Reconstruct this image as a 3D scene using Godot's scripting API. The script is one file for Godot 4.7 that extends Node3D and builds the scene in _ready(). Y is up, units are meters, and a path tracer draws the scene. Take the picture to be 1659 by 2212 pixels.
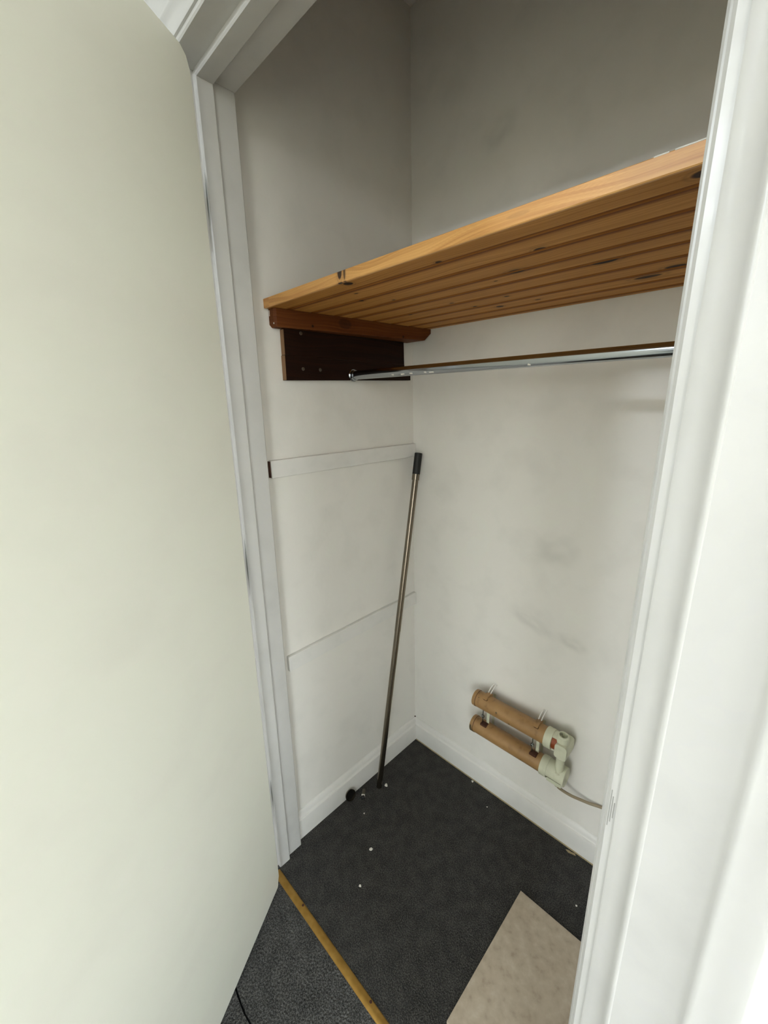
extends Node3D
# A white-painted closet seen through its half open door: pine shelf, chrome rail, tube heater, pole, carpet.
# x runs along the doorway, y is up, z runs from the closet's back wall (0) out into the room.

const HS := 1.965        # underside of the stop of the head lining
const RXF := 2.0
const LEAN := 0.0134     # the left wall is out of plumb
const SKEW := 0.007      # and a little out of square

var cam: Camera3D
var M := {}
var taken := {}

# ------------------------------------------------------------------ mesh collector
class MB:
	var P := PackedVector3Array()
	var N := PackedVector3Array()
	var U := PackedVector2Array()
	func _uv(p: Vector3, n: Vector3) -> Vector2:
		var a := n.abs()
		if a.y >= a.x and a.y >= a.z: return Vector2(p.x, p.z)
		if a.z >= a.x: return Vector2(p.x, p.y)
		return Vector2(p.z, p.y)
	func tri_n(a: Vector3, b: Vector3, c: Vector3, na: Vector3, nb: Vector3, nc: Vector3) -> void:
		# a, b, c run counter-clockwise seen from outside
		var f := (b - a).cross(c - a)
		if f.length_squared() < 1e-18: return
		f = f.normalized()
		for k in [[a, na], [c, nc], [b, nb]]:
			P.append(k[0]); N.append(k[1]); U.append(_uv(k[0], f))
	func tri(a: Vector3, b: Vector3, c: Vector3) -> void:
		var f := (b - a).cross(c - a)
		if f.length_squared() < 1e-18: return
		f = f.normalized()
		tri_n(a, b, c, f, f, f)
	func quad(a: Vector3, b: Vector3, c: Vector3, d: Vector3) -> void:
		tri(a, b, c); tri(a, c, d)
	func quad_n(a: Vector3, b: Vector3, c: Vector3, d: Vector3, na: Vector3, nb: Vector3, nc: Vector3, nd: Vector3) -> void:
		tri_n(a, b, c, na, nb, nc); tri_n(a, c, d, na, nc, nd)
	# a box between two corners with chamfered edges, under a transform
	func box(lo: Vector3, hi: Vector3, bev := 0.0, xf := Transform3D.IDENTITY) -> void:
		var c := (lo + hi) / 2.0
		var h := (hi - lo) / 2.0
		hexa(func(s: Vector3) -> Vector3: return xf * (c + s * h), bev, h)
	# any eight-cornered solid: f maps the cube [-1,1]^3 to space; bev in metres with half sizes h
	func hexa(f: Callable, bev: float, h: Vector3) -> void:
		var b := Vector3(minf(bev / maxf(h.x, 1e-6), .9), minf(bev / maxf(h.y, 1e-6), .9), minf(bev / maxf(h.z, 1e-6), .9))
		var flip: bool = (f.call(Vector3(1, 0, 0)) - f.call(Vector3.ZERO)).cross(f.call(Vector3(0, 1, 0)) - f.call(Vector3.ZERO)).dot(f.call(Vector3(0, 0, 1)) - f.call(Vector3.ZERO)) < 0
		for ax in 3:
			var u := (ax + 1) % 3
			var v := (ax + 2) % 3
			for s in [-1.0, 1.0]:
				var q := []
				for k in [[-1, -1], [1, -1], [1, 1], [-1, 1]]:
					var p := Vector3.ZERO
					p[ax] = s; p[u] = k[0] * (1.0 - b[u]); p[v] = k[1] * (1.0 - b[v])
					q.append(f.call(p))
				if (s < 0) != flip: q.reverse()
				quad(q[0], q[1], q[2], q[3])
		if bev <= 0.0: return
		for ax in 3:                      # edges along ax
			var u := (ax + 1) % 3
			var v := (ax + 2) % 3
			for su in [-1.0, 1.0]:
				for sv in [-1.0, 1.0]:
					var q := []
					for k in [[0, -1], [0, 1], [1, 1], [1, -1]]:
						var p := Vector3.ZERO
						p[ax] = k[1] * (1.0 - b[ax])
						p[u] = su * (1.0 if k[0] == 0 else 1.0 - b[u])
						p[v] = sv * (1.0 - b[v] if k[0] == 0 else 1.0)
						q.append(f.call(p))
					if ((su * sv) > 0) != flip: q.reverse()
					quad(q[0], q[1], q[2], q[3])
		for sx in [-1.0, 1.0]:
			for sy in [-1.0, 1.0]:
				for sz in [-1.0, 1.0]:
					var q := []
					for ax in 3:
						var p := Vector3(sx * (1 - b.x), sy * (1 - b.y), sz * (1 - b.z))
						p[ax] = [sx, sy, sz][ax]
						q.append(f.call(p))
					if (sx * sy * sz < 0) != flip: q.reverse()
					tri(q[0], q[1], q[2])
	# a closed outline (in the plane of ex, ey) pushed along ez; smooth joins below the angle
	func extrude(pts: PackedVector2Array, o: Vector3, ex: Vector3, ey: Vector3, ez: Vector3, angle := 35.0, caps := true) -> void:
		var n := pts.size()
		var area := 0.0
		for i in n: area += pts[i].cross(pts[(i + 1) % n])
		var want: float = signf(area) * signf(ex.cross(ey).dot(ez))
		var fn := PackedVector3Array()
		for i in n:
			var d := pts[(i + 1) % n] - pts[i]
			var e := (ex * d.x + ey * d.y).cross(ez).normalized()
			fn.append(e * want)
		var lim := cos(deg_to_rad(angle))
		for i in n:
			var j := (i + 1) % n
			var a := o + ex * pts[i].x + ey * pts[i].y
			var b := o + ex * pts[j].x + ey * pts[j].y
			var pn := fn[(i + n - 1) % n]
			var nn := fn[j]
			var na := (fn[i] + pn).normalized() if fn[i].dot(pn) > lim else fn[i]
			var nb := (fn[i] + nn).normalized() if fn[i].dot(nn) > lim else fn[i]
			if want > 0: quad_n(a, b, b + ez, a + ez, na, nb, nb, na)
			else: quad_n(b, a, a + ez, b + ez, nb, na, na, nb)
		if not caps: return
		var idx := Geometry2D.triangulate_polygon(pts)
		for t in range(0, idx.size(), 3):
			var q := []
			for k in 3: q.append(o + ex * pts[idx[t + k]].x + ey * pts[idx[t + k]].y)
			var f: Vector3 = (q[1] - q[0]).cross(q[2] - q[0])
			if f.dot(ez) > 0: q.reverse()
			tri(q[0], q[1], q[2])
			tri(q[0] + ez, q[2] + ez, q[1] + ez)
	# a round body along a path, one radius per point (a lathe when the path is straight)
	func tube(path: PackedVector3Array, rad: PackedFloat32Array, seg := 20, caps := true, axis := Vector3.ZERO) -> void:
		var n := path.size()
		var rings := []
		var dirs := []
		for i in n:
			var d := Vector3.ZERO
			if i > 0: d += (path[i] - path[i - 1]).normalized()
			if i < n - 1: d += (path[i + 1] - path[i]).normalized()
			if d.length() < 1e-6: d = dirs[-1] if dirs.size() else Vector3.UP
			dirs.append(axis if axis != Vector3.ZERO else d.normalized())
		var up := Vector3.UP if absf(dirs[0].y) < .9 else Vector3.RIGHT
		var u: Vector3 = dirs[0].cross(up).normalized()
		for i in n:
			u = (u - dirs[i] * u.dot(dirs[i])).normalized()
			var v: Vector3 = dirs[i].cross(u)
			var ring := []
			for k in seg + 1:
				var a := TAU * k / seg
				ring.append(u * cos(a) + v * sin(a))
			rings.append(ring)
		for i in n - 1:
			var step := path[i + 1] - path[i]
			var ax: Vector3 = axis if axis != Vector3.ZERO else (step.normalized() if step.length() > 1e-7 else dirs[i])
			var da := step.dot(ax)
			var dr := rad[i + 1] - rad[i]
			for k in seg:
				var a0: Vector3 = rings[i][k]; var a1: Vector3 = rings[i][k + 1]
				var b0: Vector3 = rings[i + 1][k]; var b1: Vector3 = rings[i + 1][k + 1]
				var n00 := (a0 * da - ax * dr).normalized(); var n01 := (a1 * da - ax * dr).normalized()
				var n10 := (b0 * da - ax * dr).normalized(); var n11 := (b1 * da - ax * dr).normalized()
				quad_n(path[i] + a0 * rad[i], path[i] + a1 * rad[i], path[i + 1] + b1 * rad[i + 1], path[i + 1] + b0 * rad[i + 1], n00, n01, n11, n10)
		if caps:
			for k in seg:
				tri(path[0], path[0] + rings[0][k + 1] * rad[0], path[0] + rings[0][k] * rad[0])
				tri(path[n - 1], path[n - 1] + rings[n - 1][k] * rad[n - 1], path[n - 1] + rings[n - 1][k + 1] * rad[n - 1])
	func rod(a: Vector3, b: Vector3, r: float, seg := 20) -> void:
		tube(PackedVector3Array([a, b]), PackedFloat32Array([r, r]), seg)
	func lathe(o: Vector3, axis: Vector3, prof: Array, seg := 28) -> void:   # prof: [along, radius]
		var p := PackedVector3Array(); var r := PackedFloat32Array()
		for k in prof: p.append(o + axis * k[0]); r.append(k[1])
		tube(p, r, seg, true, axis.normalized())

# ------------------------------------------------------------------ naming helpers
func numbered(s: String) -> String:
	if not taken.has(s): taken[s] = 0; return s
	taken[s] += 1
	return "%s_%03d" % [s, taken[s]]

func tag(o: Node3D, label: String, category: String, group := "", kind := "") -> Node3D:
	o.set_meta("label", label); o.set_meta("category", category)
	if group: o.set_meta("group", group)
	if kind: o.set_meta("kind", kind)
	return o

func thing(called: String, at: Vector3, label: String, category: String, group := "", kind := "") -> Node3D:
	var o := Node3D.new(); o.name = numbered(called); add_child(o); o.position = at
	return tag(o, label, category, group, kind)

func origin_of(n: Node) -> Vector3:
	var v := Vector3.ZERO
	var k := n
	while k != self and k != null:
		v += (k as Node3D).position; k = k.get_parent()
	return v

# commits a collector as one mesh; its vertices are given in world metres
func obj(called: String, mb: MB, mat: Material, parent: Node3D = null, at = null) -> MeshInstance3D:
	var o := MeshInstance3D.new()
	var base := origin_of(parent) if parent else Vector3.ZERO
	var org: Vector3 = base if at == null else at
	var P := PackedVector3Array()
	for v in mb.P: P.append(v - org)
	var arr := []; arr.resize(Mesh.ARRAY_MAX)
	arr[Mesh.ARRAY_VERTEX] = P; arr[Mesh.ARRAY_NORMAL] = mb.N; arr[Mesh.ARRAY_TEX_UV] = mb.U
	var m := ArrayMesh.new(); m.add_surface_from_arrays(Mesh.PRIMITIVE_TRIANGLES, arr)
	m.surface_set_material(0, mat)
	o.mesh = m
	o.cast_shadow = GeometryInstance3D.SHADOW_CASTING_SETTING_ON
	if parent:
		o.name = called; parent.add_child(o, true)
	else:
		o.name = numbered(called); add_child(o)
	o.position = org - base
	return o

func wall_x(y: float, z: float) -> float: return -SKEW * z - LEAN * y

# ------------------------------------------------------------------ materials
func noise(seed_: int, freq: float, oct := 3, type := FastNoiseLite.TYPE_SIMPLEX_SMOOTH) -> FastNoiseLite:
	var n := FastNoiseLite.new(); n.seed = seed_; n.frequency = freq; n.noise_type = type
	n.fractal_type = FastNoiseLite.FRACTAL_FBM; n.fractal_octaves = oct
	return n

func ntex(seed_: int, size: int, freq: float, oct: int, ramp: Array = [], normal := false, bump := 2.0) -> NoiseTexture2D:
	var t := NoiseTexture2D.new(); t.width = size; t.height = size; t.seamless = true; t.noise = noise(seed_, freq, oct)
	if normal: t.as_normal_map = true; t.bump_strength = bump
	if ramp.size():
		var g := Gradient.new()
		var off := PackedFloat32Array(); var col := PackedColorArray()
		for k in ramp: off.append(k[0]); col.append(k[1])
		g.offsets = off; g.colors = col
		t.color_ramp = g
	return t

func mat(col: Color, rough: float, metal := 0.0) -> StandardMaterial3D:
	var m := StandardMaterial3D.new(); m.albedo_color = col; m.roughness = rough; m.metallic = metal
	return m

func world_tri(m: StandardMaterial3D, scale: float) -> StandardMaterial3D:
	m.uv1_triplanar = true; m.uv1_world_triplanar = true; m.uv1_scale = Vector3.ONE * scale
	return m

func paint(col: Color, rough: float, seed_: int, scale: float, bump: float, spread := .03) -> StandardMaterial3D:
	var m := mat(Color.WHITE, rough)
	m.albedo_texture = ntex(seed_, 512, .012, 4, [[0.0, col.darkened(spread)], [.5, col], [1.0, col.lightened(spread * .6)]])
	m.normal_enabled = true; m.normal_texture = ntex(seed_ + 1, 512, .06, 3, [], true, bump); m.normal_scale = .05
	return world_tri(m, scale)

func carpet(seed_: int, dark: Color, light: Color, scale: float, relief: float) -> StandardMaterial3D:
	var m := mat(Color.WHITE, 1.0)
	var img := Image.create(1024, 1024, false, Image.FORMAT_RGB8)
	var f := noise(seed_, .065, 3); var b := noise(seed_ + 1, .006, 3); var h := noise(seed_ + 2, .17, 1)
	for y in 1024:
		for x in 1024:
			var v := clampf(.5 + .8 * f.get_noise_2d(x, y) + .65 * h.get_noise_2d(x, y) + .30 * b.get_noise_2d(x, y), 0, 1)
			img.set_pixel(x, y, dark.lerp(light, v))
	m.albedo_texture = ImageTexture.create_from_image(img)
	m.heightmap_enabled = true
	var ht := NoiseTexture2D.new(); ht.width = 512; ht.height = 512; ht.seamless = true; ht.noise = noise(seed_ + 3, .11, 2)
	m.heightmap_texture = ht; m.heightmap_scale = relief
	return world_tri(m, scale)

# pine seen from below: one picture for all boards, each board with its own grain
func pine_picture(w: int, h: int, sx: float, sy: float, cuts: Array, knots: Array, light: Color, dark: Color, seed_: int, joint_band := false) -> ImageTexture:
	var img := Image.create(w, h, false, Image.FORMAT_RGB8)
	var g := noise(seed_, 1.0, 3); var g2 := noise(seed_ + 5, 1.0, 2)
	for y in h:
		var z := sy * (y + .5) / h
		var bi := 0
		for c in cuts:
			if z > c: bi += 1
		var joint := 0.0                                       # a darker reddish band along each joint, fading towards the back
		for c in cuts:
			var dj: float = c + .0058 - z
			if joint_band and dj > 0.0 and dj < .026: joint = maxf(joint, .92 * smoothstep(.0, .0015, dj) * (1.0 - smoothstep(.0085, .025, dj)))
		var tone := .5 + .5 * sin(bi * 2.7 + seed_)
		for x in w:
			var u := sx * (x + .5) / w
			var wave := g2.get_noise_2d(u * 3.0 + bi * 7.0, z * 9.0) * .012
			var v := g.get_noise_2d(u * 1.3 + bi * 11.3, (z + wave) * 150.0)
			v += .5 * g.get_noise_2d(u * 6.0 + bi * 5.1, (z + wave) * 420.0)
			var t := clampf(.42 + .55 * v + .16 * (tone - .5), 0, 1)
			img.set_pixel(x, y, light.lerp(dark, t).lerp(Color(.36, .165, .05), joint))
	for k in knots:                                            # [x, z, half length, half width, darkness]
		var x0 := int((k[0] - k[2] * 3) / sx * w); var x1 := int((k[0] + k[2] * 3) / sx * w)
		var y0 := int((k[1] - k[3] * 3) / sy * h); var y1 := int((k[1] + k[3] * 3) / sy * h)
		for y in range(maxi(y0, 0), mini(y1 + 1, h)):
			for x in range(maxi(x0, 0), mini(x1 + 1, w)):
				var dx: float = (sx * (x + .5) / w - k[0]) / k[2]
				var dy: float = (sy * (y + .5) / h - k[1]) / k[3]
				var d := sqrt(dx * dx + dy * dy)
				var a: float = k[4] * (1.0 - smoothstep(.7, 1.25, d)) + .25 * k[4] * (1.0 - smoothstep(1.0, 2.6, d)) * (.6 + .4 * sin(d * 9.0))
				var c := img.get_pixel(x, y)
				img.set_pixel(x, y, c.lerp(Color(.13, .06, .03), clampf(a, 0, 1)))
	return ImageTexture.create_from_image(img)

func make_materials() -> void:
	M.wall = paint(Color(.932, .917, .885), .75, 3, .9, 3.0)
	M.room = mat(Color(.925, .92, .905), .85)
	M.gloss = paint(Color(.795, .787, .768), .32, 11, 1.3, 3.0)
	M.door = paint(Color(.925, .918, .862), .42, 17, .8, 2.5, .02)
	M.skirt = paint(Color(.91, .90, .875), .45, 23, 1.1, 2.5)
	M.batten = paint(Color(.915, .905, .88), .6, 29, 2.0, 4.0)
	M.carpet = carpet(41, Color(.125, .122, .116), Color(.315, .306, .292), 3.2, .22)
	M.carpet_hall = carpet(61, Color(.145, .143, .14), Color(.395, .39, .38), 2.6, .32)
	M.underlay = mat(Color(.03, .03, .03), 1.0)
	# wood
	var w := mat(Color.WHITE, .55)
	w.metallic_specular = .25
	var knots := [[.531, .358, .016, .0095, .95], [.659, .295, .019, .0095, 1.0], [.269, .530, .010, .0085, .85], [.186, .423, .006, .009, .85],
		[.609, .431, .010, .009, .8], [.466, .501, .006, .005, .8], [.327, .166, .006, .009, .95], [.369, .126, .009, .008, .7],
		[.430, .205, .006, .004, .7], [.464, .123, .007, .004, .6], [.687, .137, .022, .009, .75], [.738, .173, .016, .009, .75],
		[.825, .52, .012, .009, .8], [.474, .330, .004, .002, .7], [.24, .37, .004, .003, .6], [.225, .47, .006, .003, .6], [.31, .245, .006, .004, .5], [.12, .30, .007, .004, .6], [.16, .22, .006, .004, .6]]
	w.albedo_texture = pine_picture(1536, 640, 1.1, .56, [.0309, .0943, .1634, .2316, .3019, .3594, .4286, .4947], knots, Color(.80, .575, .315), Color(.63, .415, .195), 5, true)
	w.uv1_scale = Vector3(1 / 1.1, 1 / .56, 1)
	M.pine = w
	var e := mat(Color.WHITE, .42)
	e.albedo_texture = pine_picture(1024, 64, 1.1, .06, [], [[.262, .026, .006, .012, .8], [.276, .024, .003, .014, .55], [.6285, .018, .016, .003, .08]], Color(.90, .70, .43), Color(.73, .50, .26), 9)
	e.uv1_scale = Vector3(1 / 1.1, 1 / .06, 1); e.uv1_offset = Vector3(0, -1.595 / .06, 0)
	M.pine_edge = e
	var b := mat(Color.WHITE, .6)
	b.metallic_specular = .3
	b.albedo_texture = pine_picture(512, 128, .6, .1, [], [[.33, .035, .02, .013, .3], [.43, .02, .003, .003, .8], [.12, .02, .003, .003, .7]], Color(.45, .255, .10), Color(.33, .165, .055), 13)
	b.uv1_scale = Vector3(1 / .6, 1 / .1, 1); b.uv1_offset = Vector3(0, -15.5, 0)
	M.cleat = b
	var dk := mat(Color.WHITE, .55)
	dk.metallic_specular = .25
	dk.albedo_texture = pine_picture(512, 128, .6, .2, [], [], Color(.165, .08, .04), Color(.09, .04, .02), 19)
	dk.uv1_scale = Vector3(1 / .6, 1 / .2, 1)
	M.dark_wood = dk
	M.raw_wood = mat(Color(.55, .42, .30), .9)
	# metals, plastics
	M.chrome = mat(Color(.66, .675, .69), .13, 1.0)
	M.steel = mat(Color(.50, .46, .405), .24, 1.0)
	M.dull_steel = mat(Color(.42, .40, .36), .35, 1.0)
	M.dark_metal = mat(Color(.16, .15, .14), .4, .8)
	M.black = mat(Color(.025, .025, .027), .55)
	var br := mat(Color.WHITE, .38, .75)
	br.albedo_texture = ntex(71, 256, .03, 3, [[0.0, Color(.62, .475, .225)], [.6, Color(.68, .53, .27)], [1.0, Color(.72, .575, .31)]])
	M.brass = world_tri(br, 4.0)
	var tl := mat(Color.WHITE, .55)
	tl.albedo_texture = ntex(83, 512, .018, 5, [[0.0, Color(.63, .565, .485)], [.3, Color(.70, .64, .56)], [.7, Color(.735, .68, .60)], [1.0, Color(.775, .725, .65)]])
	M.tile = world_tri(tl, 3.4)
	M.tile_edge = mat(Color(.74, .68, .58), .85)
	var tan := mat(Color.WHITE, .45)
	tan.albedo_texture = ntex(91, 256, .02, 3, [[0.0, Color(.50, .37, .22)], [.25, Color(.62, .475, .30)], [1.0, Color(.67, .525, .345)]])
	M.tan = world_tri(tan, 5.0)
	M.tan_old = mat(Color(.36, .31, .21), .7)
	M.rust = mat(Color(.27, .14, .07), .8)
	M.cream = paint(Color(.83, .83, .73), .5, 97, 4.0, 2.0, .05)
	M.amber = mat(Color(.58, .28, .12), .45)
	M.wire = mat(Color(.95, .94, .92), .35)
	M.cable = mat(Color(.60, .54, .44), .6)
	M.plaster = mat(Color(.90, .88, .84), .9)
	M.grime = mat(Color(.40, .40, .375), .6)
	M.grime0 = mat(Color(.78, .775, .755), .5)
	M.grime1 = mat(Color(.60, .595, .57), .5)
	M.tan_paper = mat(Color(.68, .61, .48), .9)

# ------------------------------------------------------------------ scene
func _ready() -> void:
	# camera
	cam = Camera3D.new(); cam.name = "camera"; add_child(cam)
	cam.position = Vector3(.9347, 1.3756, 1.1127)
	cam.rotation = Vector3(-.2595, .7809, -.0156)
	cam.fov = 102.83; cam.near = .02; cam.current = true
	# sky and exposure
	var we := WorldEnvironment.new(); we.name = "world"; add_child(we)
	var env := Environment.new(); we.environment = env
	var sky := Sky.new(); var sm := ProceduralSkyMaterial.new()
	sm.sky_top_color = Color(.82, .86, .88); sm.sky_horizon_color = Color(.945, .945, .93)
	sm.ground_bottom_color = Color(.50, .50, .45); sm.ground_horizon_color = Color(.62, .62, .57)
	sm.sky_energy_multiplier = 3.2; sm.ground_energy_multiplier = 3.2; sm.sun_angle_max = 0.0
	sky.sky_material = sm; env.sky = sky; env.background_mode = Environment.BG_SKY
	env.ambient_light_source = Environment.AMBIENT_SOURCE_DISABLED
	env.tonemap_mode = Environment.TONE_MAPPER_LINEAR
	env.tonemap_exposure = 1.0
	env.sdfgi_enabled = true; env.ssao_enabled = true; env.ssil_enabled = true
	make_materials()
	build_room()
	build_frame()
	build_door()
	build_floor()
	build_skirting()
	build_shelf()
	build_rail()
	build_battens()
	build_heater()
	build_pole()
	build_floor_things()

func slab(called: String, lo: Vector3, hi: Vector3, m: Material, parent: Node3D = null) -> MeshInstance3D:
	var b := MB.new(); b.box(lo, hi); return obj(called, b, m, parent)

func build_room() -> void:
	const H := 2.45
	const RX0 := -1.9; const RX1 := 2.0; const RZ1 := 4.3
	# closet
	var b := MB.new(); b.box(Vector3(-.2, 0, -.12), Vector3(1.06, H, 0))
	var wb := obj("wall_back", b, M.wall)
	tag(wb, "white painted back wall of the closet behind the heater", "wall", "", "structure")
	# faint soft-edged grey patches over the paint
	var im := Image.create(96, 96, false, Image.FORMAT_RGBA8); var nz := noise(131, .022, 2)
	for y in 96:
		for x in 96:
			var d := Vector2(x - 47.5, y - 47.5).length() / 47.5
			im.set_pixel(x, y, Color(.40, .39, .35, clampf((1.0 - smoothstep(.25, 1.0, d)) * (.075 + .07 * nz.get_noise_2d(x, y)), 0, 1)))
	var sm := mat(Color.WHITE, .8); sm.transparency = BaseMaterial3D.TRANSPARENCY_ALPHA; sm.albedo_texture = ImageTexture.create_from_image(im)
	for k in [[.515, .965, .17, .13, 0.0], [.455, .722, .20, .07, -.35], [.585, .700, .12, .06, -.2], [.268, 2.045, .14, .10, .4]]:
		var q := MeshInstance3D.new(); q.name = "grey_patch"; var qm := QuadMesh.new(); qm.size = Vector2(k[2], k[3]); qm.material = sm; q.mesh = qm
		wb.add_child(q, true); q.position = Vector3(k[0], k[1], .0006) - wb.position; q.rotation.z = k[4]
	b = MB.new()
	b.hexa(func(s: Vector3) -> Vector3:
		var y := H * .5 * (s.y + 1); var z := .30 * (s.z + 1)
		return Vector3(wall_x(y, z) if s.x > 0 else -.16, y, z), 0.0, Vector3.ONE)
	tag(obj("wall_left", b, M.wall), "white side wall of the closet with the battens and skirting", "wall", "", "structure")
	b = MB.new(); b.box(Vector3(1.06, 0, -.12), Vector3(1.16, H, .6))
	tag(obj("wall_right", b, M.wall), "white side wall of the closet hidden behind the frame", "wall", "", "structure")
	# front wall around the doorway: piece left, piece right, piece above
	b = MB.new()
	b.box(Vector3(RX0, 0, .6), Vector3(.0, H, .727)); b.box(Vector3(.9, 0, .6), Vector3(RX1, H, .727)); b.box(Vector3(0, 2.01, .6), Vector3(.9, H, .727))
	tag(obj("wall_front", b, M.room), "white wall around the closet doorway, seen beside the architrave", "wall", "", "structure")
	# room
	b = MB.new(); b.box(Vector3(RX0 - .12, 0, .6), Vector3(RX0, H, RZ1 + .12))
	tag(obj("wall_side", b, M.room), "plain white wall of the room behind the open door", "wall", "", "structure")
	var fx0 := .62; var fx1 := 1.46; var fy0 := .08; var fy1 := 2.1  # unseen window opening, added and sized to throw daylight into the closet
	b = MB.new()
	b.box(Vector3(RX0, 0, RZ1), Vector3(fx0, H, RZ1 + .12)); b.box(Vector3(fx1, 0, RZ1), Vector3(RX1, H, RZ1 + .12))
	b.box(Vector3(fx0, 0, RZ1), Vector3(fx1, fy0, RZ1 + .12)); b.box(Vector3(fx0, fy1, RZ1), Vector3(fx1, H, RZ1 + .12))
	tag(obj("wall_far", b, M.room), "plain white wall of the room behind the camera", "wall", "", "structure")
	# two unseen windows, added in the right-hand wall to light door and closet
	var wy0 := .45; var wy1 := 2.25
	var wins := [[.80, 1.24], [2.25, 3.15]]
	b = MB.new()
	b.box(Vector3(RX1, 0, .6), Vector3(RX1 + .14, wy0, RZ1 + .12)); b.box(Vector3(RX1, wy1, .6), Vector3(RX1 + .14, H, RZ1 + .12))
	var zz := .6
	for w in wins: b.box(Vector3(RX1, wy0, zz), Vector3(RX1 + .14, wy1, w[0])); zz = w[1]
	b.box(Vector3(RX1, wy0, zz), Vector3(RX1 + .14, wy1, RZ1 + .12))
	tag(obj("wall_window", b, M.room), "white wall of the room that holds the two added windows", "wall", "", "structure")
	var win: Node3D
	for w in wins:
		win = thing("window_1" if w == wins[0] else "window_3", Vector3(RX1 + .07, wy0, (w[0] + w[1]) / 2), "unseen white framed window added for its light to the right of the closet, %s" % ("nearest the closet" if w == wins[0] else "farther from the closet"), "window", "", "structure")
		b = MB.new()
		b.box(Vector3(RX1 + .05, wy0, w[0]), Vector3(RX1 + .1, wy0 + .05, w[1]), .005); b.box(Vector3(RX1 + .05, wy1 - .05, w[0]), Vector3(RX1 + .1, wy1, w[1]), .005)
		for z in [w[0], w[1] - .05]: b.box(Vector3(RX1 + .05, wy0 + .05, z), Vector3(RX1 + .1, wy1 - .05, z + .05), .005)
		obj("window_frame", b, M.gloss, win)
	win = thing("window_2", Vector3((fx0 + fx1) / 2, fy0, RZ1 + .06), "unseen white framed window added behind the camera to light the closet", "window", "", "structure")
	b = MB.new()
	b.box(Vector3(fx0, fy0, RZ1 + .04), Vector3(fx1, fy0 + .05, RZ1 + .09), .005); b.box(Vector3(fx0, fy1 - .05, RZ1 + .04), Vector3(fx1, fy1, RZ1 + .09), .005)
	for x in [fx0, (fx0 + fx1) / 2 - .025, fx1 - .05]: b.box(Vector3(x, fy0 + .05, RZ1 + .04), Vector3(x + .05, fy1 - .05, RZ1 + .09), .005)
	obj("window_frame", b, M.gloss, win)
	b = MB.new(); b.box(Vector3(RX0 - .12, H, -.12), Vector3(RX1 + .14, H + .1, RZ1 + .12))
	tag(obj("ceiling", b, M.room), "white ceiling over the room and the closet", "ceiling", "", "structure")
	# a ceiling lamp in the room, which throws the rail's shadow on the back wall
	var at := Vector3(.36, 2.30, 2.88)
	var lamp := thing("ceiling_lamp", at + Vector3(0, .15, 0), "bare round bulb hanging from the ceiling of the room", "lamp")
	b = MB.new(); b.lathe(at + Vector3(0, .15, 0), Vector3.DOWN, [[0, .045], [.012, .045], [.016, .02], [.016, .004], [.06, .004], [.06, .018], [.10, .018]])
	obj("lamp_holder", b, M.gloss, lamp)
	b = MB.new()
	var prof := []
	for k in 13:
		var a := PI * k / 12.0
		prof.append([-.05 * cos(a), maxf(.05 * sin(a), .0005)])
	b.lathe(at, Vector3.DOWN, prof)
	var gl := mat(Color(.95, .95, .95), .4); gl.emission_enabled = true; gl.emission = Color(.95, .98, 1.0); gl.emission_energy_multiplier = 3.0
	obj("bulb", b, gl, lamp)
	var li := OmniLight3D.new(); li.name = "bulb_light"; lamp.add_child(li); li.position = Vector3(0, -.15, 0)
	li.light_color = Color(.92, .96, 1.0); li.light_energy = 1.6; li.light_size = .05; li.omni_range = 12.0; li.omni_attenuation = 2.0; li.shadow_enabled = true

# the moulded casing of the doorway; u runs away from the opening, t out of the wall
func arch_profile() -> PackedVector2Array:
	return PackedVector2Array([Vector2(0, 0), Vector2(0, .004), Vector2(.002, .0052), Vector2(.007, .0056), Vector2(.012, .0070), Vector2(.017, .0100), Vector2(.021, .0140), Vector2(.0235, .0172),
		Vector2(.0255, .0180), Vector2(.027, .0176), Vector2(.0278, .0164), Vector2(.040, .0158), Vector2(.068, .0154), Vector2(.0745, .0158), Vector2(.0785, .0178), Vector2(.0805, .0205), Vector2(.083, .0216), Vector2(.086, .0212),
		Vector2(.0885, .0198), Vector2(.098, .0196), Vector2(.110, .0190), Vector2(.1145, .0178), Vector2(.1165, .0150), Vector2(.1165, 0)])

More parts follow.
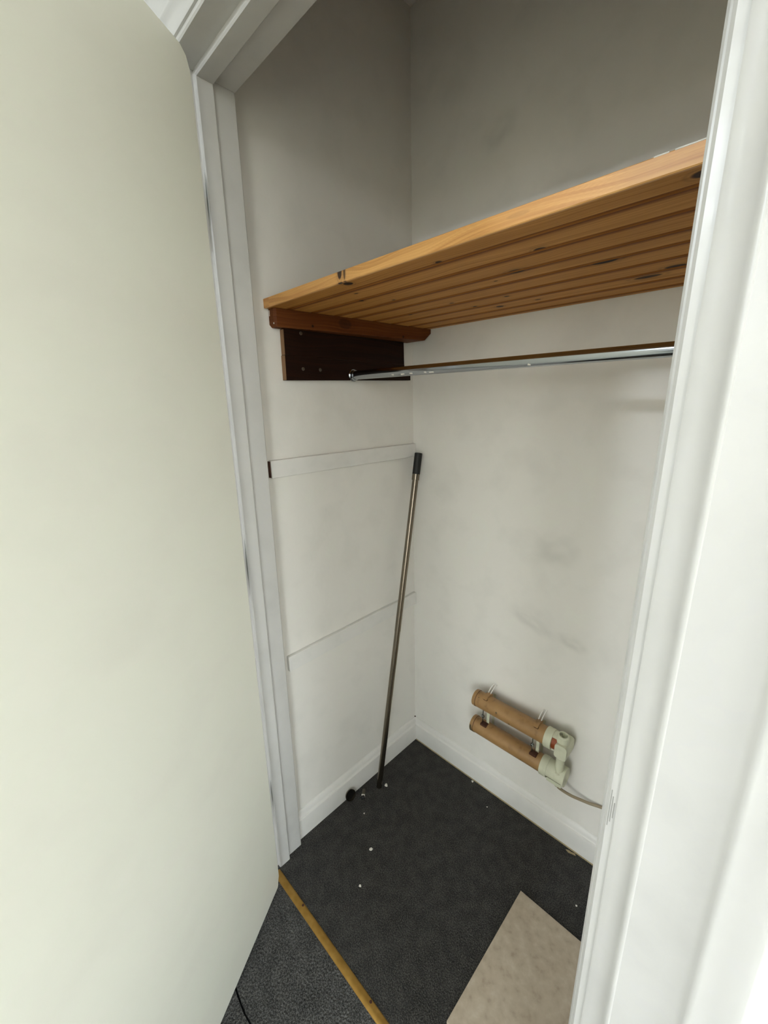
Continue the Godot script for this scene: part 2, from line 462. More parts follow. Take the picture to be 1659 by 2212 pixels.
func build_frame() -> void:
	var f := thing("trim_1", Vector3(.446, 0, .66), "white gloss painted door frame of the closet with moulded casing", "door frame", "", "structure")
	const XL := .028; const XR := .863; const Z0 := .6004; const Z1 := .727; const YH := 1.976
	var b := MB.new(); b.box(Vector3(-.012, 0, Z0), Vector3(XL, YH + .03, Z1), .0025)
	obj("jamb", b, M.gloss, f)
	b = MB.new(); b.box(Vector3(XR, 0, Z0), Vector3(XR + .04, YH + .03, Z1), .0028)
	obj("jamb", b, M.gloss, f)
	b = MB.new(); b.box(Vector3(XL, YH, Z0), Vector3(XR, YH + .04, Z1), .0022)
	obj("head_jamb", b, M.gloss, f)
	# stops
	b = MB.new(); b.box(Vector3(XL - .002, 0, .650), Vector3(XL + .011, YH, .685), .0022)
	obj("door_stop", b, M.gloss, f)
	b = MB.new(); b.box(Vector3(XR - .011, 0, .650), Vector3(XR + .002, YH, .685), .0022)
	obj("door_stop", b, M.gloss, f)
	b = MB.new(); b.box(Vector3(XL + .009, HS, .650), Vector3(XR - .009, YH + .002, .685), .0022)
	obj("door_stop", b, M.gloss, f)
	# casing, mitred
	var pr := arch_profile()
	var rx := XR + .0105; var lx := XL - .0105; var ty := YH + .008
	b = MB.new(); mitred(b, pr, Vector3(rx, -.0, Z1), Vector3.RIGHT, Vector3(0, ty, 0), false)
	obj("casing", b, M.gloss, f)
	b = MB.new(); mitred(b, pr, Vector3(lx, -.0, Z1), Vector3.LEFT, Vector3(0, ty, 0), false)
	obj("casing", b, M.gloss, f)
	b = MB.new(); mitred(b, pr, Vector3(lx, ty, Z1), Vector3.UP, Vector3(rx - lx, 0, 0), true)
	obj("casing", b, M.gloss, f)
	# thin filler of plaster where the left jamb meets the closet wall
	b = MB.new()
	b.hexa(func(s: Vector3) -> Vector3:
		var y := .1 + (HS - .1) * .5 * (s.y + 1); var z := .588 + .012 * s.z
		return Vector3(wall_x(y, z) + (.012 if s.x > 0 and s.z > 0 else (.004 if s.x > 0 else -.002)), y, z), 0.0, Vector3.ONE)
	obj("plaster_filler", b, M.wall, f)
	# dark rub marks on the stop beside the hinges
	for k in [[1.768, .060], [.998, .085], [.287, .062]]:
		for j in 3:
			b = MB.new()
			var pp := PackedVector2Array()
			var w: float = [.0050, .0037, .0022][j]; var hh: float = k[1] * [1.0, .78, .52][j]
			for i in 20:
				var a := TAU * i / 20.0
				pp.append(Vector2(w * signf(cos(a)) * pow(absf(cos(a)), 1.6), hh * sin(a)))
			b.extrude(pp, Vector3(XL + .0066, k[0], .6847), Vector3.RIGHT, Vector3.UP, Vector3(0, 0, .0004 + .0001 * j))
			obj("rub_mark", b, [M.grime0, M.grime1, M.grime][j], f).set_meta("label", "grey rub mark")
	# scuff on the edge of the right jamb
	for k in 3:
		b = MB.new()
		b.box(Vector3(XR + .0035 + k * .0018, .955 + .006 * k, Z1 - .0002), Vector3(XR + .0044 + k * .0018, 1.0 - .007 * k, Z1 + .0003))
		obj("scuff_mark", b, M.grime1, f).set_meta("label", "grey scuff mark")

# a casing leg whose profile runs away from o along eu; the inner edge spans `run`; outer edges are longer by the mitre
func mitred(b: MB, pr: PackedVector2Array, o: Vector3, eu: Vector3, run: Vector3, both: bool) -> void:
	var d := run.normalized()
	var n := pr.size()
	var lim := cos(deg_to_rad(40.0))
	var fn := []
	for i in n:
		var j := (i + 1) % n
		var e := pr[j] - pr[i]
		fn.append((eu * -e.y + Vector3.BACK * e.x).normalized())
	for i in n:
		var j := (i + 1) % n
		var a := o + eu * pr[i].x + Vector3.BACK * pr[i].y
		var c := o + eu * pr[j].x + Vector3.BACK * pr[j].y
		var a0 := a - (d * pr[i].x if both else Vector3.ZERO)
		var c0 := c - (d * pr[j].x if both else Vector3.ZERO)
		var a1 := a + run + d * pr[i].x
		var c1 := c + run + d * pr[j].x
		var p: Vector3 = fn[(i + n - 1) % n]; var q: Vector3 = fn[j]; var m: Vector3 = fn[i]
		var na := (m + p).normalized() if m.dot(p) > lim else m
		var nc := (m + q).normalized() if m.dot(q) > lim else m
		if (c0 - a0).cross(a1 - a0).dot(m) > 0: b.quad_n(a0, c0, c1, a1, na, nc, nc, na)
		else: b.quad_n(c0, a0, a1, c1, nc, na, na, nc)

func build_door() -> void:
	var th := deg_to_rad(58.5)
	var d := Vector3(cos(th), 0, sin(th)); var n := Vector3(sin(th), 0, -cos(th))
	var pin := Vector3(.0432, 0, .7327)
	var o := thing("door_1", pin, "plain white door leaf standing half open beside the jamb", "door", "", "structure")
	var xf := Transform3D(Basis(d, Vector3.UP, n), pin)
	var b := MB.new()
	# outline of the leaf with a worn lower corner and a slightly eased top corner by the hinges
	var pp := PackedVector2Array([Vector2(.012, .0085), Vector2(.82, .0085), Vector2(.82, 1.966), Vector2(.022, 1.966), Vector2(.008, 1.958), Vector2(.0015, 1.942), Vector2(0, 1.92), Vector2(0, .038), Vector2(.0065, .022), Vector2(.0085, .013)])
	b.extrude(pp, xf * Vector3(0, 0, .006), d, Vector3.UP, n * .0348, 20.0)
	obj("door_leaf", b, M.door, o)
	for y in [.285, .995, 1.74]:
		b = MB.new(); b.rod(pin + Vector3(-.006, y - .045, .004), pin + Vector3(-.006, y + .045, .004), .0055, 14)
		var h := obj("hinge", b, M.dull_steel, o)
		b = MB.new(); b.box(Vector3(-.001, y - .043, .008), Vector3(.0008, y + .043, .034), 0.0, xf)
		obj("hinge_leaf", b, M.dull_steel, h)

func build_floor() -> void:
	var f := thing("floor", Vector3(.45, 0, .7), "dark grey short pile carpet floor of the closet and the room", "floor", "", "structure")
	slab("underlay", Vector3(-2.02, -.12, -.12), Vector3(2.14, -.012, 4.42), M.underlay, f)
	slab("closet_carpet", Vector3(-.16, -.012, -.1), Vector3(1.1, 0, .689), M.carpet, f)
	# room carpet, cut along a seam that runs out from under the door
	var seam := [Vector2(-1.9, .80), Vector2(.0, .885), Vector2(.12, .893), Vector2(.1959, .9065), Vector2(.222, .9095), Vector2(.25, .9115), Vector2(.2755, .9100), Vector2(.36, .916), Vector2(.6, .92), Vector2(RXF, .975)]
	var a := PackedVector2Array([Vector2(RXF, .706), Vector2(-1.9, .706)])
	for p in seam: a.append(p + Vector2(0, -.0021))
	var b := MB.new(); b.extrude(a, Vector3(0, -.012, 0), Vector3.RIGHT, Vector3.BACK, Vector3(0, .012, 0))
	obj("room_carpet", b, M.carpet_hall, f)
	a = PackedVector2Array([Vector2(RXF, 4.3), Vector2(-1.9, 4.3)])
	for p in seam: a.append(p + Vector2(0, .0021))
	b = MB.new(); b.extrude(a, Vector3(0, -.012, 0), Vector3.RIGHT, Vector3.BACK, Vector3(0, .012, 0))
	obj("room_carpet", b, M.carpet_hall, f)
	# brass cover strip in the doorway
	var s := thing("threshold_strip", Vector3(.45, 0, .698), "narrow brass carpet strip across the doorway floor", "threshold strip")
	b = MB.new()
	var pr := PackedVector2Array([Vector2(.688, -.003), Vector2(.688, .0012), Vector2(.6892, .0024), Vector2(.691, .0036), Vector2(.6945, .0046), Vector2(.698, .0050), Vector2(.7015, .0047), Vector2(.7055, .0036), Vector2(.7075, .0022), Vector2(.7085, .0008), Vector2(.7085, -.003)])
	b.extrude(pr, Vector3(.041, 0, 0), Vector3.BACK, Vector3.UP, Vector3(.82, 0, 0))
	obj("cover_bar", b, M.brass, s)
	for x in [.172, .45, .73]:
		b = MB.new(); b.lathe(Vector3(x, .0042, .694), Vector3.UP, [[0, .0034], [.0008, .0034], [.0012, .0026], [.0012, .0001]], 14)
		obj("screw", b, M.rust, s)

func skirt_profile() -> PackedVector2Array:
	return PackedVector2Array([Vector2(-.01, 0), Vector2(.016, 0), Vector2(.016, .0715), Vector2(.0155, .0732), Vector2(.0138, .0745), Vector2(.0112, .0752), Vector2(.0098, .0768), Vector2(.0092, .0795), Vector2(.0088, .083), Vector2(.0078, .087), Vector2(.0058, .0915), Vector2(.003, .0952), Vector2(.0005, .0966), Vector2(-.01, .0966)])

func build_skirting() -> void:
	var pr := skirt_profile()
	var o := thing("baseboard_back", Vector3(.55, 0, .008), "white moulded skirting board under the heater", "skirting", "", "structure")
	var b := MB.new(); b.extrude(pr, Vector3(0, 0, 0), Vector3.BACK, Vector3.UP, Vector3(1.06, 0, 0), 30)
	obj("board", b, M.skirt, o)
	b = MB.new(); b.box(Vector3(.018, -.002, .0150), Vector3(1.06, .0052, .0168), .0006)
	obj("unpainted_edge", b, M.tan_paper, o).set_meta("label", "yellowed unpainted lower edge")
	b = MB.new(); b.box(Vector3(-.001, .0955, .0015), Vector3(.0035, .1005, .0055), .0008)
	obj("open_joint", b, M.rust, o).set_meta("label", "dark open joint in the corner")
	o = thing("baseboard_left", Vector3(.008, 0, .3), "white moulded skirting board behind the leaning pole", "skirting", "", "structure")
	b = MB.new(); b.extrude(pr, Vector3(0, 0, .0), Vector3.RIGHT, Vector3.UP, Vector3(-SKEW * .6, 0, .6), 30)
	obj("board", b, M.skirt, o)

func build_shelf() -> void:
	const Y := 1.6019; const T := .0204; const ZF := .543
	const X1 := 1.06
	var o := thing("shelf", Vector3(.5, Y, .27), "pine shelf of narrow boards across the top of the closet", "shelf")
	var cuts := [.0005, .0309, .0943, .1634, .2316, .3019, .3594, .4286, .4947, ZF]
	for i in 9:
		var z0: float = cuts[i] + .0003; var z1: float = cuts[i + 1] - .0003
		var x0 := wall_x(Y + T, z1) + .002
		var b := MB.new()
		# each board: a flat face with a chamfer down to the joint, wider on its back edge
		var pp := PackedVector2Array()
		if i < 8:
			pp = PackedVector2Array([Vector2(z0, Y + T), Vector2(z0, Y + .0050), Vector2(z0 + .0045, Y), Vector2(z1 - .0045, Y), Vector2(z1, Y + .0050), Vector2(z1, Y + T)])
		else:
			pp = PackedVector2Array([Vector2(z0, Y + T), Vector2(z0, Y + .0055), Vector2(z0 + .0035, Y), Vector2(z1 - .0012, Y), Vector2(z1, Y + .0012), Vector2(z1, Y + T - .0012), Vector2(z1 - .0012, Y + T)])
		if i == 0: pp[1] = Vector2(z0, Y + .001)
		b.extrude(pp, Vector3(x0, 0, 0), Vector3.BACK, Vector3.UP, Vector3(X1 - x0 - .002, 0, 0), 5)
		obj("board", b, M.pine, o)
	# the planed front edge
	var e := MB.new()
	e.box(Vector3(wall_x(Y, ZF) - .0, Y - .0003, ZF - .004), Vector3(X1 - .002, Y + T + .0003, ZF + .0022), .0012)
	obj("front_edge", e, M.pine_edge, o)
	# drips of white paint along the top of the front edge
	e = MB.new()
	e.box(Vector3(.80, Y + T - .0008, ZF - .004), Vector3(1.05, Y + T + .0007, ZF + .0026), .0003)
	e.box(Vector3(.781, Y + T - .0008, ZF - .002), Vector3(.795, Y + T + .0006, ZF + .0024), .0003)
	obj("paint_bead", e, M.plaster, o).set_meta("label", "white paint bead")
	# timber cleat under the left end
	var c := thing("shelf_cleat", Vector3(.01, 1.56, .27), "orange-brown stained timber cleat under the left end of the shelf", "batten")
	var b := MB.new()
	# cut along its length: thicker towards the back, its far lower corner cut off
	var zs := [.5335, .5275, .030, .0035]
	var lo := [1.566, 1.5595, 1.5665, 1.589]
	var fx := [-.004, .001, .0545, .0575]
	for k in 3:
		var za: float = zs[k]; var zb: float = zs[k + 1]
		var ya: float = lo[k]; var yb: float = lo[k + 1]
		var xa: float = fx[k]; var xb: float = fx[k + 1]
		var wa := wall_x(1.58, za) + .001; var wb := wall_x(1.58, zb) + .001
		var tp := Y - .0004
		b.quad(Vector3(xa, ya, za), Vector3(xb, yb, zb), Vector3(xb, tp, zb), Vector3(xa, tp, za))
		b.quad(Vector3(wa, ya, za), Vector3(wb, yb, zb), Vector3(xb, yb, zb), Vector3(xa, ya, za))
		b.quad(Vector3(wb, yb, zb), Vector3(wa, ya, za), Vector3(wa, tp, za), Vector3(wb, tp, zb))
		b.quad(Vector3(xa, tp, za), Vector3(xb, tp, zb), Vector3(wb, tp, zb), Vector3(wa, tp, za))
	var w0 := wall_x(1.58, .5335) + .001; var w3 := wall_x(1.58, .0035) + .001
	b.quad(Vector3(w0, lo[0], zs[0]), Vector3(fx[0], lo[0], zs[0]), Vector3(fx[0], Y - .0004, zs[0]), Vector3(w0, Y - .0004, zs[0]))
	b.quad(Vector3(fx[3], lo[3], zs[3]), Vector3(w3, lo[3], zs[3]), Vector3(w3, Y - .0004, zs[3]), Vector3(fx[3], Y - .0004, zs[3]))
	obj("timber", b, M.cleat, c)
	for k in [[-.0215, 1.585, -.0195, 1.598], [-.005, 1.5655, -.0025, 1.569]]:
		b = MB.new(); b.box(Vector3(k[0], k[1], .5333), Vector3(k[2], k[3], .5342))
		obj("paint_drip", b, M.plaster, c).set_meta("label", "white paint drip")
	# dark boards that carry the rail
	var p := thing("rail_board", Vector3(-.01, 1.44, .27), "dark brown stained board on the side wall carrying the rail", "board")
	var f := wall_x(1.5, .27)
	b = MB.new()
	b.extrude(PackedVector2Array([Vector2(.5065, 1.4970), Vector2(.5075, 1.4367), Vector2(.0275, 1.4492), Vector2(.0285, 1.4795), Vector2(.032, 1.4845), Vector2(.038, 1.4862), Vector2(.058, 1.4868), Vector2(.058, 1.4970)]), Vector3(f - .004, 0, 0), Vector3.BACK, Vector3.UP, Vector3(.0195, 0, 0), 30)
	obj("lower_board", b, M.dark_wood, p)
	b = MB.new()
	b.extrude(PackedVector2Array([Vector2(.5050, 1.5590), Vector2(.5060, 1.4974), Vector2(.0585, 1.4974), Vector2(.061, 1.5655)]), Vector3(f - .004, 0, 0), Vector3.BACK, Vector3.UP, Vector3(.0192, 0, 0), 30)
	obj("upper_board", b, M.dark_wood, p)
	b = MB.new(); b.box(Vector3(f, 1.4372, .5069), Vector3(f + .0148, 1.4965, .5085)); b.box(Vector3(f, 1.4980, .5058), Vector3(f + .0142, 1.5570, .5070))
	obj("raw_edge", b, M.raw_wood, p).set_meta("label", "raw chipped board ends")
	for k in [[1.5526, .4555], [1.4662, .4552], [1.4663, .3998]]:
		b = MB.new(); b.lathe(Vector3(f + .015, k[0], k[1]), Vector3.RIGHT, [[0, .0045], [.0012, .0045], [.0018, .0035], [.0018, .0016], [.0006, .0014], [.0006, .0001]], 16)
		obj("screw", b, M.dull_steel, p)

func build_rail() -> void:
	var o := thing("hanging_rail", Vector3(.5, 1.456, .281), "round chrome hanging rail below the pine shelf", "rail")
	var f := wall_x(1.456, .28) + .0157
	var A := Vector3(f, 1.4561, .2812); var B := Vector3(1.06, 1.4525, .2812)
	var b := MB.new(); b.rod(A + Vector3(.002, 0, 0), B, .0122, 36)
	obj("tube", b, M.chrome, o)
	b = MB.new(); b.lathe(A - Vector3(.0015, 0, 0), Vector3.RIGHT, [[0, .0175], [.0025, .0175], [.0035, .0165], [.0035, .0148], [.011, .0145], [.0115, .0138], [.0115, .0124]], 28)
	obj("end_socket", b, M.chrome, o)
	b = MB.new(); b.lathe(B, Vector3.LEFT, [[0, .0175], [.0025, .0175], [.0035, .0165], [.0035, .0148], [.011, .0145], [.0115, .0138], [.0115, .0124]], 28)
	obj("end_socket", b, M.chrome, o)
	# flecks of white paint on the front of the tube
	var rng := RandomNumberGenerator.new(); rng.seed = 7
	for k in [[.158, .007], [.193, .007], [.226, .006], [.272, .006], [.291, .010], [.535, .003]]:
		b = MB.new()
		var t: float = (k[0] - A.x) / (B.x - A.x)
		var c := A.lerp(B, t)
		for i in 3:
			var w: float = k[1] * rng.randf_range(.35, .7)
			var a0 := deg_to_rad(-38.0 + rng.randf_range(-5, 5))
			var x: float = c.x + rng.randf_range(-.6, .6) * k[1]
			var nrm := Vector3(0, sin(a0), cos(a0))
			var tt := Vector3(0, cos(a0), -sin(a0))
			b.hexa(func(s: Vector3) -> Vector3: return Vector3(x, c.y, c.z) + Vector3.RIGHT * w * s.x + tt * .0016 * s.y + nrm * (.0122 + .0003 * s.z), .0003, Vector3(w, .0016, .0003))
		obj("paint_fleck", b, M.plaster, o).set_meta("label", "white paint fleck")

func batten(y0: float, y1: float, drop: float, zl: float, thick: float, label: String) -> Node3D:
	var yc := (y0 + y1) / 2
	var o := thing("wall_batten", Vector3(wall_x(yc, .29), y0, .29), label, "batten", "white battens on the side wall")
	var b := MB.new()
	b.hexa(func(s: Vector3) -> Vector3:
		var z := .003 + (zl - .003) * .5 * (s.z + 1)
		var y := (y0 if s.y < 0 else y1) + drop * (1.0 - (s.z + 1) * .5)
		if absf(s.y) < .999: y = lerpf(y0, y1, (s.y + 1) * .5) + drop * (1.0 - (s.z + 1) * .5)
		return Vector3(wall_x(y, z) + .001 + thick * .5 * (s.x + 1), y, z), .0012, Vector3(thick * .5, (y1 - y0) * .5, zl * .5))
	obj("strip", b, M.batten, o)
	return o

func build_battens() -> void:
	var o := batten(1.1915, 1.2375, .0012, .572, .0125, "upper white wooden batten on the side wall, above the pole's top")
	var b := MB.new()  # thin dark brown cap over the front end of the strip
	b.hexa(func(s: Vector3) -> Vector3:
		var y := 1.2145 + .021 * s.y
		return Vector3(wall_x(y, .573) + .005 + .005 * s.x, y, .5735 + .0016 * s.z), 0.0, Vector3.ONE)
	obj("dark_end", b, M.rust, o).set_meta("label", "dark end")
	batten(.6158, .6638, .0062, .572, .0115, "lower white wooden batten on the side wall, crossed by the pole")

func build_heater() -> void:
	const ZC := .052
	var o := thing("tube_heater", Vector3(.46, .29, ZC), "old tan twin-tube electric heater on the back wall", "heater")
	var yu := .3985; var yl := .2925; var R := .0268
	for k in 2:
		var y: float = [yu, yl][k]
		var b := MB.new()
		b.lathe(Vector3(.313 - .004 * k, y, ZC), Vector3.RIGHT, [[.010, R], [.262, R]], 40)
		var t := obj("heating_tube", b, M.tan, o)
		b = MB.new()
		b.lathe(Vector3(.313 - .004 * k, y, ZC), Vector3.RIGHT, [[-.001, .002], [-.001, R - .002], [0, R + .0004], [.010, R + .0012], [.0112, R + .0006], [.0115, R - .0008]], 40)
		obj("end_cap", b, M.tan, t)
		b = MB.new()
		b.lathe(Vector3(.3235 - .004 * k, y, ZC), Vector3.RIGHT, [[.0008, R - .002], [.0008, R + .0006], [.0022, R + .0006], [.0022, R - .002]], 40)
		obj("rust_line", b, M.rust, t)
	# peeling grey tape on the lower tube's left end
	var b := MB.new()
	var pts := PackedVector2Array()
	for k in 12: pts.append(Vector2(0, 0))
	for i in 9:
		var a0 := deg_to_rad(lerpf(20, -110, i / 9.0)); var a1 := deg_to_rad(lerpf(20, -110, (i + 1) / 9.0))
		var r := R + .0016
		var w0 := .006 + .014 * (i / 9.0); var w1 := .006 + .014 * ((i + 1) / 9.0)
		var x0 := .3100
		b.quad(Vector3(x0, yl + r * sin(a0), ZC + r * cos(a0)), Vector3(x0, yl + r * sin(a1), ZC + r * cos(a1)), Vector3(x0 + w1, yl + r * sin(a1), ZC + r * cos(a1)), Vector3(x0 + w0, yl + r * sin(a0), ZC + r * cos(a0)))
	obj("tape", b, M.tan_old, o).set_meta("label", "peeling grey-green tape")
	# dents and spots on the upper tube
	for k in [[.405, 12.0, .0035], [.450, -22.0, .003], [.335, 48.0, .002]]:
		b = MB.new()
		var a := deg_to_rad(k[1])
		var nrm := Vector3(0, sin(a), cos(a))
		b.lathe(Vector3(k[0], yu, ZC) + nrm * (R - .0005), nrm, [[0, k[2]], [.0007, k[2] * .8], [.0009, k[2] * .3], [.0009, .0001]], 12)
		obj("stain_spot", b, M.tan_old, o)
	# two wall brackets with straps and clamp bolts
	for x in [.357, .531]:
		b = MB.new(); b.box(Vector3(x - .004, .262, .001), Vector3(x + .004, .405, .0035), .0006)
		var br := obj("bracket", b, M.cream, o)
		# strap over the top tube: from the wall to the tube
		b = MB.new()
		for s in [-1, 1]:
			b.tube(PackedVector3Array([Vector3(x + .0045 * s, .4425, .002), Vector3(x + .0045 * s, .4435, .010), Vector3(x + .0045 * s, .4375, .028), Vector3(x + .0045 * s, .4285, .042)]), PackedFloat32Array([.0018, .0018, .0018, .0018]), 10)
		obj("hook_wire", b, M.wire, br)
		b = MB.new()
		for i in 6:
			var a0 := deg_to_rad(lerpf(135, 52, i / 6.0)); var a1 := deg_to_rad(lerpf(135, 52, (i + 1) / 6.0))
			var r0 := R + .0004; var r1 := R + .0072
			var c := Vector3(x, yu, ZC)
			var q := [Vector3(0, sin(a0), cos(a0)), Vector3(0, sin(a1), cos(a1))]
			var wv := Vector3(.0075, 0, 0)
			b.quad(c + q[0] * r1 - wv, c + q[1] * r1 - wv, c + q[1] * r1 + wv, c + q[0] * r1 + wv)
			b.quad(c + q[0] * r0 - wv, c + q[1] * r0 - wv, c + q[1] * r1 - wv, c + q[0] * r1 - wv)
			b.quad(c + q[0] * r1 + wv, c + q[1] * r1 + wv, c + q[1] * r0 + wv, c + q[0] * r0 + wv)
			if i == 5: b.quad(c + q[1] * r0 - wv, c + q[1] * r0 + wv, c + q[1] * r1 + wv, c + q[1] * r1 - wv)
		obj("saddle", b, M.tan, br)
		b = MB.new(); b.box(Vector3(x - .004, .4215, .063), Vector3(x + .0085, .4235, .072), .0006)
		obj("rust_patch", b, M.rust, br)
		# links between the tubes
		b = MB.new(); b.box(Vector3(x - .001, .315, .046), Vector3(x + .009, .377, .049), .0006)
		obj("link_plate", b, M.cream, br)
		b = MB.new()
		b.lathe(Vector3(x - .007, .376, .062), Vector3.DOWN, [[0, .0018], [.024, .0018], [.024, .0042], [.0255, .0058], [.0295, .0058], [.031, .0042], [.031, .0020], [.058, .0020]], 16)
		obj("clamp_bolt", b, M.chrome, br)
		b = MB.new(); b.box(Vector3(x - .012, .3150, .052), Vector3(x + .010, .3225, .071), .001)
		obj("clamp_foot", b, M.rust, br)
	# upper terminal housing: collar, cage with a window, coil behind it, conduit boss
	var hu := Vector3(.560, yu, ZC)
	b = MB.new(); b.lathe(hu, Vector3.RIGHT, [[0, .0255], [0, .0298], [.0012, .0305], [.0215, .0305], [.0225, .0296], [.0225, .0255]], 40)
	var up := obj("terminal_housing", b, M.cream, o)
	b = MB.new(); b.lathe(hu + Vector3(.022, 0, 0), Vector3.RIGHT, [[0, .0245], [.018, .0245]], 40)
	obj("coil", b, M.amber, up)
	b = MB.new()
	# cage around the coil, open towards the front
	cage(b, hu + Vector3(.0215, 0, 0), .0245, .0288, .024, deg_to_rad(52), deg_to_rad(310))
	obj("cage", b, M.cream, up)
	b = MB.new(); b.box(Vector3(.581, yu - .0235, ZC + .0135), Vector3(.600, yu - .0215, ZC + .0150), .0006, Transform3D.IDENTITY)
	obj("wire", b, M.wire, up)
	b = MB.new()
	b.extrude(rounded_rect(.034, .046, .009), Vector3(.613, yu - .005, ZC - .030), Vector3.RIGHT, Vector3.UP, Vector3(0, 0, .060), 30)
	obj("end_box", b, M.cream, up)
	b = MB.new()
	b.lathe(Vector3(.6095, yu + .026, ZC + .006), Vector3.UP, [[-.012, .0175], [.010, .0165], [.0125, .0150], [.0130, .0135], [.0130, .0112], [-.0035, .0108], [-.0035, .0002]], 32)
	obj("conduit_boss", b, M.cream, up)
	# vertical conduit
	b = MB.new()
	b.lathe(Vector3(.6095, yu - .020, ZC + .010), Vector3.DOWN, [[0, .0175], [.012, .0170], [.020, .0120], [.066, .0116], [.068, .0150], [.078, .0155], [.084, .0135], [.084, .0002]], 30)
	obj("conduit", b, M.cream, o)
	# lower terminal housing
	var hl := Vector3(.556, yl, ZC)
	b = MB.new(); b.lathe(hl, Vector3.RIGHT, [[0, .0255], [0, .0298], [.0012, .0305], [.0205, .0305], [.0215, .0296], [.0215, .0255]], 40)
	var lw := obj("terminal_housing", b, M.cream, o)
	b = MB.new()
	cage(b, hl + Vector3(.0205, 0, 0), .0240, .0290, .049, deg_to_rad(-15), deg_to_rad(255))
	b.lathe(hl + Vector3(.0690, 0, 0), Vector3.RIGHT, [[-.002, .0002], [-.002, .0290], [.003, .0288], [.004, .0275], [.004, .0002]], 36)
	obj("cage", b, M.cream, lw)
	b = MB.new(); b.lathe(hl + Vector3(.021, 0, 0), Vector3.RIGHT, [[0, .020], [.047, .020]], 24)
	obj("terminal_block", b, M.underlay, lw)
	b = MB.new(); b.extrude(rounded_rect(.044, .012, .003), Vector3(.600, yl - .028, ZC - .012), Vector3.RIGHT, Vector3.UP, Vector3(0, 0, .028), 30)
	obj("clip", b, M.cream, lw)
	b = MB.new(); b.lathe(Vector3(.601, yl - .030, ZC), Vector3(.10, -1, -.1).normalized(), [[0, .009], [.010, .0085], [.018, .0062], [.022, .0052]], 20)
	obj("cable_gland", b, M.cream, lw)
	# mains cable drooping to the wall and off to the right
	b = MB.new()
	var path := PackedVector3Array(); var rad := PackedFloat32Array()
	var cp := [Vector3(.603, .245, .050), Vector3(.612, .232, .044), Vector3(.640, .219, .032), Vector3(.668, .213, .020), Vector3(.690, .2115, .0125), Vector3(.72, .2165, .0065), Vector3(.76, .223, .006), Vector3(.90, .232, .006), Vector3(1.058, .232, .006)]
	var cv := Curve3D.new()
	for k in cp.size():
		var tg: Vector3 = (cp[mini(k + 1, cp.size() - 1)] - cp[maxi(k - 1, 0)]) / 6.0
		cv.add_point(cp[k], -tg, tg)
	cv.bake_interval = .004
	for q in cv.get_baked_points(): path.append(q); rad.append(.0042)
	b.tube(path, rad, 14)
	obj("cable", b, M.cable, o)

func rounded_rect(w: float, h: float, r: float) -> PackedVector2Array:
	var p := PackedVector2Array()
	for q in 4:
		var c := Vector2((w / 2 - r) * [1, -1, -1, 1][q], (h / 2 - r) * [1, 1, -1, -1][q])
		for i in 5:
			var a := PI / 2 * (q + i / 4.0)
			p.append(c + Vector2(cos(a), sin(a)) * r)
	return p

# part of a thick sleeve about an axis along x; angles from +z (front) up towards +y
func cage(b: MB, o: Vector3, r0: float, r1: float, length: float, a_from: float, a_to: float) -> void:
	var n := 26
	var L := Vector3(length, 0, 0)
	for i in n:
		var a0 := lerpf(a_from, a_to, float(i) / n); var a1 := lerpf(a_from, a_to, float(i + 1) / n)
		var q0 := Vector3(0, sin(a0), cos(a0)); var q1 := Vector3(0, sin(a1), cos(a1))
		b.quad_n(o + q1 * r1, o + q0 * r1, o + q0 * r1 + L, o + q1 * r1 + L, q1, q0, q0, q1)
		b.quad(o + q0 * r0, o + q1 * r0, o + q1 * r0 + L, o + q0 * r0 + L)
		b.quad(o + q0 * r0, o + q1 * r0, o + q1 * r1, o + q0 * r1)
		b.quad(o + q1 * r0 + L, o + q0 * r0 + L, o + q0 * r1 + L, o + q1 * r1 + L)
	for a in [a_from, a_to]:
		var q := Vector3(0, sin(a), cos(a))
		b.quad(o + q * r0, o + q * r1, o + q * r1 + L, o + q * r0 + L)

func build_pole() -> void:
	var A := Vector3(.0645, .0, .2835); var B := Vector3(.0215, 1.2078, .0165)
	var d := (B - A).normalized(); var L := A.distance_to(B)
	var o := thing("extension_pole", A, "brushed steel telescopic pole with black end leaning in the corner", "pole")
	var s := A + d * .003
	var b := MB.new(); b.lathe(s, d, [[0, .0078], [0, .0096], [.001, .0100], [.62, .0100]], 28)
	obj("lower_tube", b, M.steel, o)
	b = MB.new(); b.lathe(A + d * .60, d, [[0, .0098], [0, .0107], [L - .60 - .09, .0107]], 28)
	obj("upper_tube", b, M.steel, o)
	b = MB.new(); b.lathe(A + d * (L - .094), d, [[0, .0107], [0, .0126], [.001, .0130], [.022, .0130]], 28)
	obj("collar", b, M.steel, o)
	b = MB.new(); b.lathe(A + d * (L - .073), d, [[0, .0118], [0, .0132], [.072, .0132], [.0730, .0124], [.0735, .0085], [.066, .0080], [.066, .0002]], 28)
	obj("end_cap", b, M.black, o)

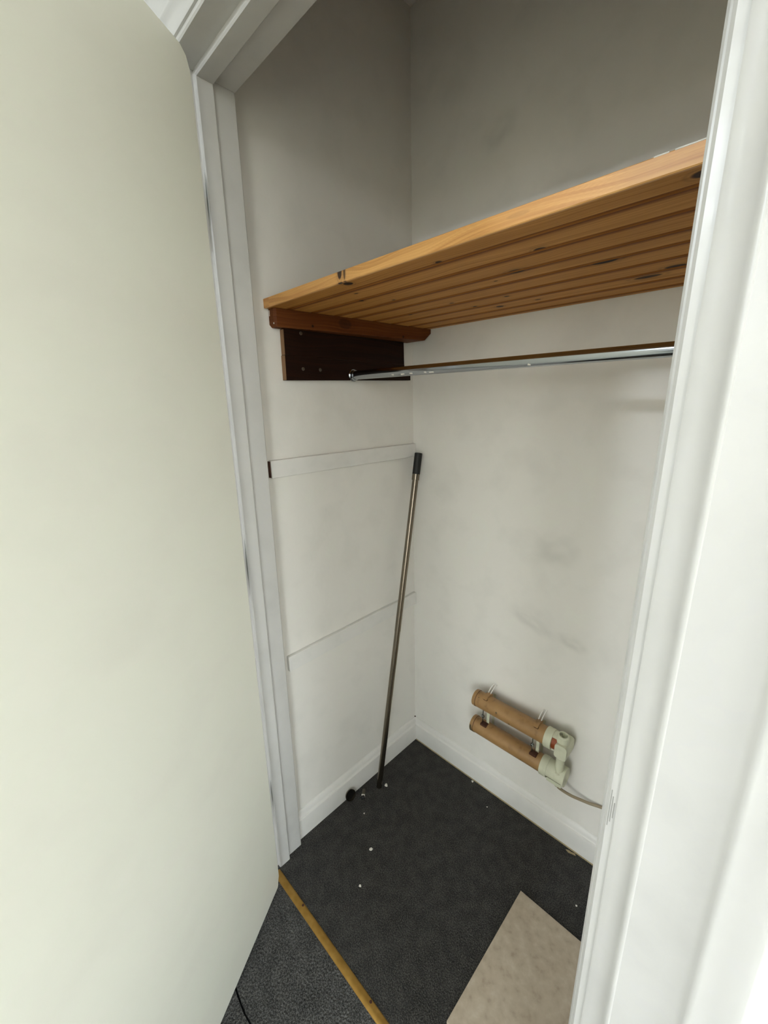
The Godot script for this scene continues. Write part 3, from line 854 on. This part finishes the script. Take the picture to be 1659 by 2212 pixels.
func flake(at: Vector2, size: float, seed_: int, label: String) -> void:
	var rng := RandomNumberGenerator.new(); rng.seed = seed_
	var b := MB.new()
	var pp := PackedVector2Array()
	var n := 6
	for i in n:
		var a := TAU * (i + rng.randf_range(-.25, .25)) / n
		pp.append(Vector2(cos(a), sin(a)) * size * rng.randf_range(.6, 1.1))
	var h := size * rng.randf_range(.45, .7)
	var c := Vector3(at.x, 0, at.y)
	for i in n:
		var p := pp[i]; var q := pp[(i + 1) % n]
		var p0 := c + Vector3(p.x, 0.0004, p.y); var q0 := c + Vector3(q.x, 0.0004, q.y)
		var p1 := c + Vector3(p.x * .7, h, p.y * .7); var q1 := c + Vector3(q.x * .7, h, q.y * .7)
		b.quad(q0, p0, p1, q1)
		b.tri(q1, p1, c + Vector3(size * .1, h * 1.15, 0))
		b.tri(p0, q0, c + Vector3(0, .0004, 0))
	tag(obj("plaster_crumb", b, M.plaster, null, c), label, "crumb", "plaster crumbs on the carpet")

func build_floor_things() -> void:
	# ceramic tile lying on the carpet
	var o := thing("floor_tile", Vector3(.78, .0, .417), "square beige stone-look tile lying loose on the closet carpet", "tile")
	var b := MB.new(); b.box(Vector3(.5988, .0006, .2366), Vector3(.960, .0088, .5965), .0008)
	obj("tile_body", b, M.tile_edge, o)
	b = MB.new(); b.box(Vector3(.5988, .0086, .2366), Vector3(.960, .0102, .5965), .0007)
	obj("glazed_face", b, M.tile, o)
	# chrome cup leaning on the skirting
	var ax := Vector3(.93, .30, .20).normalized()
	var c := Vector3(.0195, .0195, .3865)
	o = thing("rail_socket", Vector3(.0245, 0, .3865), "loose round chrome socket leaning on the left skirting board", "socket")
	b = MB.new(); b.lathe(c, ax, [[0, .0002], [0, .0150], [.002, .0185], [.0075, .0200], [.0085, .0196], [.0085, .0182], [.003, .0165], [.0026, .0002]], 36)
	obj("cup", b, M.steel, o)
	b = MB.new(); b.lathe(c + ax * .0024, ax, [[0, .0165], [.0009, .0160], [.0009, .0002]], 30)
	obj("cup_base", b, M.dark_metal, o)
	# small catch: steel body, white plate with a square hole, black end
	var dir := Vector3(.62, 0, .78).normalized(); var sd := Vector3(dir.z, 0, -dir.x)
	var at := Vector3(.047, 0, .345)
	o = thing("door_catch", at, "small steel and black catch with white square plate lying beside the chrome socket", "catch")
	var xf := Transform3D(Basis(sd, Vector3.UP, dir), at)
	b = MB.new(); b.box(Vector3(-.0055, .0006, -.018), Vector3(.0055, .0125, .006), .0015, xf)
	obj("body", b, M.dull_steel, o)
	b = MB.new(); b.box(Vector3(-.006, .0006, .0072), Vector3(.006, .0105, .0165), .002, xf)
	obj("black_end", b, M.black, o)
	b = MB.new()
	for k in [[-.0062, .0125, .0062, .0150], [-.0062, .0020, .0062, .0045], [-.0062, .0045, -.0030, .0125], [.0030, .0045, .0062, .0125]]:
		b.box(Vector3(k[0], k[1], .0060), Vector3(k[2], k[3], .0082), .0004, xf)
	obj("plate", b, M.plaster, o)
	# crumbs of plaster
	flake(Vector2(.0776, .2593), .0075, 3, "white plaster crumb lying right beside the foot of the pole")
	flake(Vector2(.1998, .4548), .0065, 4, "larger white plaster crumb alone on the open carpet between skirting and brass strip")
	flake(Vector2(.2512, .5474), .0048, 8, "small white plaster crumb nearest the brass strip")
	flake(Vector2(.3005, .0235), .0055, 9, "white crumb against the back skirting, left of the heater's cable")
	flake(Vector2(.392, .074), .0030, 12, "tiny white crumb in front of the back skirting below the heater")
	flake(Vector2(.7265, .157), .0034, 13, "tiny white crumb between the tile and the back skirting")
	flake(Vector2(.0975, .389), .0028, 14, "tiny pale crumb in front of the steel catch")
	# torn strip of paper by the back skirting
	o = thing("paper_scrap", Vector3(.658, 0, .0255), "torn tan scrap of paper against the back skirting by the frame", "paper")
	b = MB.new()
	b.extrude(PackedVector2Array([Vector2(-.016, -.003), Vector2(-.008, -.0055), Vector2(.002, -.0035), Vector2(.014, -.006), Vector2(.018, .001), Vector2(.008, .0035), Vector2(-.002, .0065), Vector2(-.010, .0025)]), Vector3(.658, .0008, .0255), Vector3(1, .12, 0), Vector3(0, .25, 1), Vector3(0, .0009, 0))
	obj("scrap", b, M.tan_paper, o)
